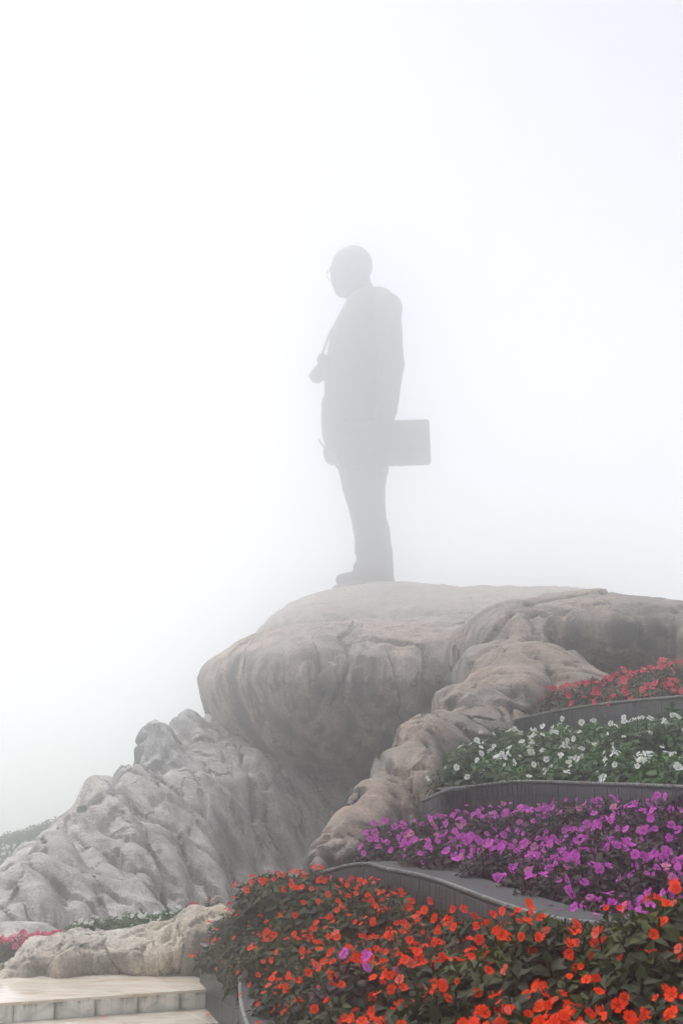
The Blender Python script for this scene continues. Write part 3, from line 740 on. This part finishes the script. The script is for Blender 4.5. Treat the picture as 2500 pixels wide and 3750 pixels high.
# purple bed
pc = [at(1290, 3130, 9.3), at(1500, 3140, 8.2), at(1700, 3200, 7.3), at(1900, 3285, 6.5), at(2100, 3335, 6.1), at(2300, 3330, 5.8), at(2520, 3320, 5.6), at(1450, 3050, 10.6), at(1620, 2998, 10.2),
      at(1850, 2965, 10.2), at(2200, 2935, 9.4), at(2520, 2925, 8.0), at(2000, 3120, 8.0), at(2300, 3130, 7.0), at(1700, 3080, 9.0)]
zp = idw(pc)
pin = [((c - n_ * 0.25).x, (c - n_ * 0.25).y) for c, n_ in zip(C_P, N_P)][::6]
pin = [p for p in pin if p[0] > 0.1 or p[1] > 8.6]
pback = [((c + n_ * 0.06).x, (c + n_ * 0.06).y) for c, n_ in zip(C_W, N_W)][::8]
ppoly = [(0.10, 9.4)] + [p for p in pin if p[0] > 0.05] + pback[::-1] + [(0.45, 10.9)]
n2 = bed(K_PURPLE, ppoly, zp, 0.25, 'purple flowered impatiens plant with maroon leaves in the middle bed', 'purple impatiens in the middle bed', 0.19)
# white bed
wc = [at(1620, 2850, 10.6), at(1850, 2820, 10.8), at(2200, 2815, 9.8), at(2520, 2815, 8.7), at(1720, 2755, 12.4), at(1900, 2705, 13.0), at(2200, 2680, 12.2), at(2520, 2640, 11.0)]
zw = idw(wc)
wfront = [((c - n_ * 0.18).x, (c - n_ * 0.18).y) for c, n_ in zip(C_W, N_W)][::8]
rfront = [((c + n_ * 0.06).x, (c + n_ * 0.06).y) for c, n_ in zip(C_R, N_R)][::6]
n3 = bed(K_WHITE, wfront + rfront[::-1] + [(1.15, 12.9)], zw, 0.31, 'white flowered impatiens plant with green leaves in the upper bed', 'white impatiens in the upper bed', 0.20, scale=(1.05, 1.35))
# red bed
rc_ = [at(1990, 2615, 13.5), at(2200, 2568, 12.6), at(2520, 2530, 11.3), at(2100, 2545, 14.6), at(2300, 2490, 14.2), at(2520, 2460, 13.2)]
zr = idw(rc_)
rin = [((c - n_ * 0.2).x, (c - n_ * 0.2).y) for c, n_ in zip(C_R, N_R)][::6]
n4 = bed(K_RED, rin[1:] + [(4.0, 13.0), (2.3, 14.8)], zr, 0.30, 'red flowered impatiens plant in the topmost bed below the rock shoulder', 'red impatiens in the topmost bed', 0.18, scale=(1.1, 1.4))
# small beds at the lower left
def row(kind, pts, n_, spread, label, group, drop, nb=None, scale=(0.85, 1.1)):
    for i in range(n_):
        t = (i + rng.uniform(0.2, 0.8)) / n_ * (len(pts) - 1); k = min(int(t), len(pts) - 2); p = pts[k].lerp(pts[k + 1], t - k)
        plant(kind, (p.x + rng.uniform(-.05, .05), p.y + rng.uniform(-spread, spread), p.z - drop), label, group, rng.uniform(*scale), nb)
row(K_PINK, [at(-60, 3455, 13.2), at(120, 3432, 13.3), at(240, 3415, 13.4)], 9, 0.12, 'bright pink flowered impatiens plant behind the low rock', 'pink impatiens behind the low rock', 0.2)
row(K_PINK, [at(-60, 3430, 13.7), at(100, 3418, 13.8), at(300, 3405, 13.9), at(340, 3410, 13.6)], 8, 0.1, 'bright pink flowered impatiens plant behind the low rock', 'pink impatiens behind the low rock', 0.2)
row(K_WHITE, [at(290, 3392, 13.3), at(480, 3360, 13.3), at(600, 3352, 13.2), at(690, 3345, 13.2)], 14, 0.1, 'white flowered impatiens plant on the low rock kerb', 'white impatiens behind the low rock', 0.2, 8)
row(K_RED, [at(690, 3335, 13.5), at(780, 3300, 13.4)], 4, 0.08, 'red flowered impatiens plant between the low rock and the cliff', 'red impatiens at the cliff foot', 0.18)
# far bed at the left edge
row(K_WHITE_FAR, [at(-60, 3150, 30.2), at(60, 3130, 30.6), at(230, 3085, 31.4)], 9, 0.15, 'white flowered plant in fog on the far left terrace', 'white plants on the far left terrace', 0.3, None, (1.25, 1.6))
row(K_WHITE_FAR, [at(-60, 3125, 31.4), at(60, 3100, 32.0), at(230, 3050, 33.0)], 9, 0.2, 'white flowered plant in fog on the far left terrace', 'white plants on the far left terrace', 0.3, None, (1.25, 1.6))
row(K_WHITE, [at(-60, 3095, 33.4), at(80, 3060, 34.0), at(230, 3015, 35.0)], 10, 0.2, 'leafy shrub without blossoms on the crest of the far left terrace', 'green shrubs on the far left crest', 0.25, 0, (1.6, 2.1))
row(K_PURPLE, [at(-60, 3260, 18.4), at(30, 3235, 18.6), at(50, 3225, 18.8)], 4, 0.2, 'dark leafy plant below the far left wall', 'dark plants below the far left wall', 0.2, 0, (1.2, 1.5))
def far_slope():
    P = [at(-300, 3190, 30.3), at(0, 3172, 30.4), at(330, 3130, 32.2), at(-300, 3165, 36), at(0, 3150, 36), at(330, 3070, 36)]
    me = mesh_py('soil', P, [(0, 1, 4, 3), (1, 2, 5, 4)], True)
    tag(link('soil', me, M_SOIL), kind='structure')
far_slope()

pp = at(1290, 3640, 5.9)
plant(K_PURPLE, (pp.x, pp.y, zo(pp.x, pp.y) - 0.15), 'lone purple flowered impatiens plant among the orange ones near the steps', None, 1.1, 5)
sp_ = at(302, 2962, 20.5)
plant(K_WHITE, (sp_.x, sp_.y, sp_.z - 0.06), 'tiny leafy sprig growing on the crest of the pale cliff', None, 0.55, 0)
PET = {}
def petal(kind_mat, p, label, group, cat='petal'):
    if kind_mat.name not in PET:
        V = [(-0.006, -0.014, 0.001), (0.006, -0.014, 0.002), (0.015, 0.004, 0.004), (0.008, 0.017, 0.007), (0.0, 0.013, 0.004), (-0.008, 0.018, 0.006), (-0.016, 0.003, 0.003), (0, 0.0, 0.001)]
        me = mesh_py('fallen_petal', V, [(7, i, (i + 1) % 7) for i in range(7)], True)
        a_ = me.attributes.new('tone', 'FLOAT', 'POINT'); a_.data.foreach_set('value', [0.8] * 8)
        me.materials.append(kind_mat); PET[kind_mat.name] = me
    o = bpy.data.objects.new('fallen_petal', PET[kind_mat.name]); COL.objects.link(o); o.location = p; o.rotation_euler = (rng.uniform(-.15, .15), rng.uniform(-.15, .15), rng.uniform(0, 6.28))
    s_ = rng.uniform(0.9, 1.4); o.scale = (s_,) * 3
    tag(o, label, cat, group)
for k, off in ((66, 0.10), (88, 0.16), (93, 0.12), (101, 0.18), (108, 0.09), (113, 0.14)):
    if k < len(C_P):
        q = C_P[k] - N_P[k] * off; petal(M_PURPLE, (q.x, q.y, q.z + 0.003), 'fallen purple petal lying on the dark wall ledge', 'purple petals fallen on the ledge')
for px_, py_ in ((380, 3722), (790, 3712), (808, 3706), (760, 3716)):
    q = atz(px_, py_, -RH + 0.003); petal(M_ORANGE, q, 'fallen orange petal lying on the wet marble step', 'orange petals fallen on the steps')

# ------------------------------------------------------------------ statue
SY = 60.0
UP = 1235.0
def smap(V):
    """statue drawing units (pixels at its distance; v = depth, + away) -> world"""
    px = V[:, 0].astype(np.float64); py = 2147.0 - V[:, 2].astype(np.float64)
    b_ = -(py - 1875.0) / F; a = (px - 1250.0) / F
    dy, dz = CP - b_ * SP, SP + b_ * CP
    t = SY / dy
    return np.stack([a * t, SY + V[:, 1] * SY / F, EYE + dz * t], 1)
def u3(px, py, v):
    """a point seen at (px, py) when it stands v nearer (v < 0); for v > 0 the mirror image of that point"""
    return np.array((px, v, 2147.0 - py - abs(v) * (2800.0 - py) / F * 1.03), np.float32)
def f3(px, py, v): return np.array((px, v, 2147.0 - py + v * (2800.0 - py) / F * 1.03), np.float32)
def col(P, stations, p=2.3):
    """upright body of elliptical sections: (py, left, right, v centre, half width)"""
    st = sorted([(2147 - s[0],) + tuple(s[1:]) for s in stations])
    zz = np.array([s[0] for s in st]); z = P[:, 2]
    l, r, vc, hw = [np.interp(z, zz, np.array([s[i] for s in st])) for i in (1, 2, 3, 4)]
    a = np.maximum((r - l) / 2, 1); c = (l + r) / 2
    q = (np.abs((P[:, 0] - c) / a) ** p + np.abs((P[:, 1] - vc) / hw) ** p) ** (1 / p)
    d = (q - 1) * np.minimum(a, hw)
    return smax(d, np.maximum(zz[0] - z, z - zz[-1]), 14.0)
YAW = math.radians(35)
FD = np.array((-math.cos(YAW), math.sin(YAW), 0.0)); LD = np.array((-math.sin(YAW), -math.cos(YAW), 0.0))   # face direction, near-side direction
HC = np.array((1284.0, 0.0, 2147 - 1000.0))
def hp(f, l, up): return HC + FD * f + LD * l + np.array((0, 0, up))
def hell(P, f, l, up, rf, rl, ru):
    Q = P - hp(f, l, up).astype(np.float32)
    X = np.stack([Q @ FD.astype(np.float32), Q @ LD.astype(np.float32), Q[:, 2]], 1)
    return sd_ell(X, (0, 0, 0), (rf, rl, ru))
def head(P):
    d = hell(P, -2, 0, 20, 79, 64, 74)
    d = smin(d, hell(P, 18, 0, -22, 56, 58, 56), 26)
    d = smin(d, hell(P, 34, 0, -62, 24, 26, 20), 22)
    d = smin(d, hell(P, 60, 0, 16, 14, 44, 10), 14)
    d = smin(d, sd_cap(P, hp(62, 0, 10), hp(73, 0, -20), 7, 9), 8)          # nose
    d = smin(d, hell(P, 60, 0, -42, 12, 20, 5), 6)
    d = smin(d, hell(P, 58, 0, -52, 12, 17, 6), 5)                             # lips
    for s in (-1, 1):
        d = smin(d, hell(P, -4, 64 * s, -6, 14, 8, 24), 5)                     # ears
        d = smax(d, -hell(P, 68, 24 * s, -2, 9, 13, 8), 8)                     # eye sockets
    d = smin(d, sd_cap(P, u3(1312, 1048, 0), u3(1340, 1120, 0), 47, 62), 20)
    return d
def finger_set(P, base, along, curl, side, ln=34, r=8.0):
    """four unequal bent fingers and a thumb from a palm point"""
    d = None
    along, curl, side = [np.asarray(x, np.float32) / np.linalg.norm(x) for x in (along, curl, side)]
    for i, k in enumerate((0.86, 1.0, 0.94, 0.74)):
        a = base + side * (i - 1.5) * 17; b_ = a + along * ln * k; c = b_ + (along * 0.35 + curl) / 1.06 * ln * 0.75 * k
        for p_, q_ in ((a, b_), (b_, c)):
            e = sd_cap(P, p_, q_, r, r * 0.86); d = e if d is None else smin(d, e, 3)
    a = base - along * 26 - side * 34; b_ = a + along * 26 - side * 6 + curl * 12; c = b_ + along * 18 + curl * 16
    for p_, q_ in ((a, b_), (b_, c)): d = smin(d, sd_cap(P, p_, q_, 10, 8.5), 4)
    return d
def body(P):
    d = head(P)
    d = smin(d, col(P, [(1100, 1290, 1410, 0, 120), (1200, 1240, 1425, 0, 105), (1400, 1215, 1420, 0, 98), (1600, 1215, 1415, 0, 100), (1720, 1250, 1410, 0, 110)]), 20)
    for vs_, sh, el, wr in ((-1, u3(1412, 1125, -140), u3(1426, 1330, -158), u3(1408, 1512, -150)), (1, u3(1385, 1125, 140), u3(1330, 1370, 160), f3(1236, 1605, 120))):
        d = smin(d, sd_cap(P, sh, el, 38, 32), 10); d = smin(d, sd_cap(P, el, wr, 32, 21), 10)
    # near hand gripping the top edge of the portfolio
    d = smin(d, sd_ell(P, u3(1404, 1535, -158), (36, 17, 26)), 10)
    d = smin(d, finger_set(P, u3(1404, 1550, -170), (0, -0.15, -1), (0, 0.6, -0.5), (1, 0, 0), 26), 6)
    # far hand low in front holding the pen
    d = smin(d, sd_ell(P, f3(1214, 1655, 106), (32, 24, 42), math.radians(-14)), 12)
    d = smin(d, finger_set(P, f3(1205, 1672, 108), (-0.1, -0.1, -1), (0.75, -0.2, -0.25), (0.25, 0.96, 0), 22), 6)
    for vc in (-1, 1):
        d = smin(d, sd_cap(P, u3(1345, 1700, 66 * vc), u3(1365, 1930, 66 * vc), 62, 44), 12)
        d = smin(d, sd_cap(P, u3(1365, 1930, 66 * vc), u3(1372, 2110, 66 * vc), 42, 26), 8)
    return d
def jacket(P):
    d = col(P, [(1066, 1310, 1425, 0, 60), (1090, 1284, 1440, 0, 128), (1112, 1268, 1448, 0, 150), (1153, 1243, 1456, 0, 150), (1216, 1212, 1460, 0, 136), (1314, 1196, 1460, 0, 124), (1403, 1187, 1456, 0, 118),
                (1448, 1187, 1452, 0, 118), (1475, 1177, 1448, 0, 122), (1528, 1176, 1444, 0, 126), (1604, 1182, 1436, 0, 128), (1640, 1196, 1432, 0, 128), (1716, 1232, 1424, 0, 126)], 2.1)
    d = smax(d, -sd_cap(P, u3(1262, 1112, 0), u3(1222, 1200, 0), 14, 4), 10)                       # open neck
    for pts in (((1416, 1126, -132), (1425, 1330, -160), (1410, 1500, -150)), ((1396, 1126, 132), (1335, 1365, 162), (1250, 1560, 124))):
        a, b_ = u3(*pts[0]), u3(*pts[1]); c = (u3 if pts[2][2] < 0 else f3)(*pts[2])
        e = smin(sd_cap(P, a, b_, 46, 47), sd_cap(P, b_, c, 47, 38), 12)
        e = smin(e, sd_cap(P, u3(1366, 1100, a[1] * 0.25), a + np.array((-2, 0, 4), np.float32), 40, 46), 30)
        d = smin(d, e, 16)
    d = d + 2.0 * vnoise(P * np.array([0.035, 0.035, 0.02], np.float32), 5) + 1.2 * vnoise(P * np.array([0.09, 0.09, 0.03], np.float32), 6)
    d = smin(d, sd_cap(P, u3(1345, 1085, 0), u3(1400, 1112, 0), 26, 34), 24)
    # pocket flaps and lapel
    d = smin(d, sd_box(P, u3(1300, 1500, -120), (44, 8, 9), 4), 4)
    d = smin(d, sd_cap(P, u3(1280, 1110, -60), u3(1225, 1260, -70), 12, 6), 6)
    d = smin(d, sd_cap(P, u3(1280, 1110, 60), u3(1225, 1260, 70), 12, 6), 6)
    d = smin(d, sd_cap(P, u3(1284, 1100, -44), u3(1352, 1068, -36), 14, 16), 6)
    d = smin(d, sd_cap(P, u3(1284, 1100, 44), u3(1352, 1068, 36), 14, 16), 6)
    return d
def trousers(P):
    a = col(P, [(1690, 1234, 1424, -60, 80), (1712, 1236, 1422, -62, 78), (1790, 1251, 1410, -66, 74), (1853, 1268, 1406, -66, 70), (1929, 1287, 1412, -66, 67), (1987, 1299, 1418, -66, 66), (2027, 1297, 1420, -66, 66),
                (2054, 1305, 1421, -66, 64), (2085, 1290, 1423, -66, 66), (2122, 1292, 1424, -66, 66)], 2.2)
    b_ = col(P, [(1690, 1246, 1424, 62, 80), (1790, 1268, 1409, 66, 74), (1884, 1300, 1417, 68, 68), (1929, 1318, 1429, 68, 66), (2036, 1330, 1440, 68, 64), (2085, 1322, 1444, 68, 64), (2134, 1326, 1448, 68, 66)], 2.2)
    d = smin(a, b_, 8)
    return d + 2.2 * vnoise(P * np.array([0.03, 0.03, 0.035], np.float32), 9) + 1.5 * vnoise(P * np.array([0.05, 0.05, 0.09], np.float32), 10)
def shoe(v, x0, x1):
    def f(P):
        d = sd_cap(P, u3(x0 + 24, 2124, v), u3(x0 + 95, 2116, v), 24, 30)
        d = smin(d, sd_cap(P, u3(x0 + 95, 2112, v), u3(x1 - 34, 2112, v), 32, 32), 18)
        d = smin(d, sd_box(P, u3((x0 + x1) / 2 + 1, 2141, v), ((x1 - x0) / 2, 36, 7), 6), 4)
        return smax(d, -P[:, 2], 3)
    return f
statue = empty('statue', at(1340, 2150, SY), 'giant bronze statue of a man in a suit with bowed head, veiled in fog', 'statue')
def spart(name, V, Q, mat=M_BRONZE, parent=None, smooth=True):
    W = smap(np.asarray(V)) - np.array(statue.location)
    return link(name, mesh_np(name, W, Q, smooth), mat, parent or statue)
def sdf_part(name, fn, lo, hi, h=5.0, parent=None, mat=M_BRONZE):
    V, Q = surface_nets(fn, lo, hi, h)
    return spart(name, V, Q, mat, parent)
sdf_part('body', body, (1150, -240, -5), (1500, 240, 1260), 5.5)
sdf_part('jacket', jacket, (1140, -240, 380), (1500, 240, 1110), 5.5)
sdf_part('trousers', trousers, (1210, -170, 4), (1470, 170, 470), 5.5)
sdf_part('shoe', shoe(-66, 1229, 1424), (1210, -120, -8), (1450, -15, 90), 4.0)
sdf_part('shoe', shoe(68, 1256, 1449), (1230, 15, -8), (1480, 125, 90), 4.0)
sdf_part('hair', lambda P: smax(hell(P, -5, 0, 23, 80, 66, 75), -np.minimum(hell(P, 70, 0, -10, 70, 110, 62), 1e9), 8), (1190, -90, 1090), (1380, 90, 1260), 4.0)
bag = sdf_part('portfolio', lambda P: np.minimum(sd_box(P, u3(1408, 1622, -172), (156, 18, 80), 11, Matrix.Rotation(math.radians(-2.2), 3, 'Y')), sd_box(P, u3(1400, 1600, -186), (152, 11, 56), 7, Matrix.Rotation(math.radians(-2.2), 3, 'Y'))), (1230, -200, 370), (1580, -145, 620), 4.0)
sdf_part('buckle', lambda P: sd_box(P, u3(1408, 1655, -193), (16, 5, 10), 3), (1380, -202, 400), (1436, -180, 500), 3.0, bag)
sdf_part('pen', lambda P: sd_cap(P, f3(1166, 1612, 100), f3(1208, 1672, 112), 3.6, 3.6), (1150, 80, 450), (1225, 130, 590), 2.2)
def camera_part(P):
    M = Matrix.Rotation(math.radians(28), 3, 'Y')
    d = sd_box(P, u3(1184, 1346, -10), (19, 52, 36), 7, M)
    return smin(d, sd_box(P, u3(1178, 1316, -10), (15, 24, 14), 6, M), 5)
cm = sdf_part('camera', camera_part, (1130, -80, 730), (1240, 60, 860), 3.2)
sdf_part('lens', lambda P: np.minimum(smax(sd_cap(P, u3(1174, 1356, -10), u3(1150, 1388, -10), 25, 25), ((P - u3(1148, 1392, -10)) @ np.array((-0.6, 0, -0.8), np.float32)), 6), sd_cap(P, u3(1172, 1362, -10), u3(1160, 1376, -10), 26, 27)), (1115, -50, 725), (1210, 30, 810), 3.2, cm)
def tube(name, pts, r, parent=None, mat=M_BRONZE, closed=False, seg=6):
    P = [np.array(p, float) for p in pts]; n_ = len(P); V = []; Q = []
    for i in range(n_):
        t = P[(i + 1) % n_ if closed else min(i + 1, n_ - 1)] - P[i - 1 if (closed or i) else 0]; t = t / (np.linalg.norm(t) + 1e-9)
        a = np.cross(t, (0.13, 0.9, 0.31)); a /= np.linalg.norm(a); b_ = np.cross(t, a)
        for k in range(seg): V.append(P[i] + r * (a * math.cos(6.283 * k / seg) + b_ * math.sin(6.283 * k / seg)))
    for i in range(n_ if closed else n_ - 1):
        j = (i + 1) % n_
        for k in range(seg): Q.append((i * seg + k, i * seg + (k + 1) % seg, j * seg + (k + 1) % seg, j * seg + k))
    return spart(name, np.array(V), Q, mat, parent)
for s in (-1, 1):
    tube('strap', [u3(1345, 1072, 46 * s), u3(1290, 1104, 56 * s), u3(1246, 1156, 44 * s), u3(1208, 1216, 26 * s - 4), u3(1193, 1256, 18 * s - 6), u3(1178, 1300, 12 * s - 10), u3(1180, 1322, 12 * s - 10)], 4.0)
gl = tube('glasses', [hp(78, -8, 2), hp(81, 0, 5), hp(78, 8, 2)], 2.0)
for s in (-1, 1):
    ring = [hp(78 - 2 * abs(math.sin(a)), 26 * s + 18 * math.cos(a), -1 + 18 * math.sin(a)) for a in np.linspace(0, 6.283, 20, endpoint=False)]
    rm = tube('rim', ring, 1.8, gl, closed=True)
    tube('temple', [hp(77, 44 * s, 3), hp(40, 60 * s, 2), hp(-2, 66 * s, 0)], 1.8, gl)
    lv = [hp(77.5, 26 * s, -1)] + [hp(77.5, 26 * s + 16.6 * math.cos(a), -1 + 16.6 * math.sin(a)) for a in np.linspace(0, 6.283, 16, endpoint=False)]
    lv2 = [p_ + FD * 1.2 for p_ in lv]
    tri = [(0, 1 + i, 1 + (i + 1) % 16) for i in range(16)] + [(17, 18 + (i + 1) % 16, 18 + i) for i in range(16)] + [(1 + i, 18 + i, 18 + (i + 1) % 16) for i in range(16)] + [(1 + i, 18 + (i + 1) % 16, 1 + (i + 1) % 16) for i in range(16)]
    spart('lens', np.array(lv + lv2), tri, M_LENS, gl, False)
sdf_part('base_plate', lambda P: smax(sd_ell(P, (1356, 0, -14), (142, 170, 60)), P[:, 2] + 2, 5), (1200, -190, -60), (1510, 190, 6), 4.5)

# ------------------------------------------------------------------ fog
fm, fn, fb = new_mat('fog')
fn.nodes.remove(fb)
pv = fn.nodes.new('ShaderNodeVolumePrincipled'); pv.inputs['Color'].default_value = (1, 1, 1, 1)
pv.inputs['Density'].default_value = FOG_DENSITY; pv.inputs['Anisotropy'].default_value = FOG_ANISO
fn.links.new(pv.outputs[0], fn.nodes['Material Output'].inputs['Volume'])
x0, x1, y0, y1, z0, z1 = -60, 60, -40, 140, -11.5, 26.5
hv = [(x0, y0, z0), (x1, y0, z0), (x1, y1, z0), (x0, y1, z0), (x0, y0, z1), (x1, y0, z1), (x1, y1, z1), (x0, y1, z1)]
hz = link('haze', mesh_py('haze', hv, [(3, 2, 1, 0), (4, 5, 6, 7), (0, 1, 5, 4), (1, 2, 6, 5), (2, 3, 7, 6), (3, 0, 4, 7)]), fm)
tag(hz, kind='stuff')
print('plants', n1, n2, n3, n4)
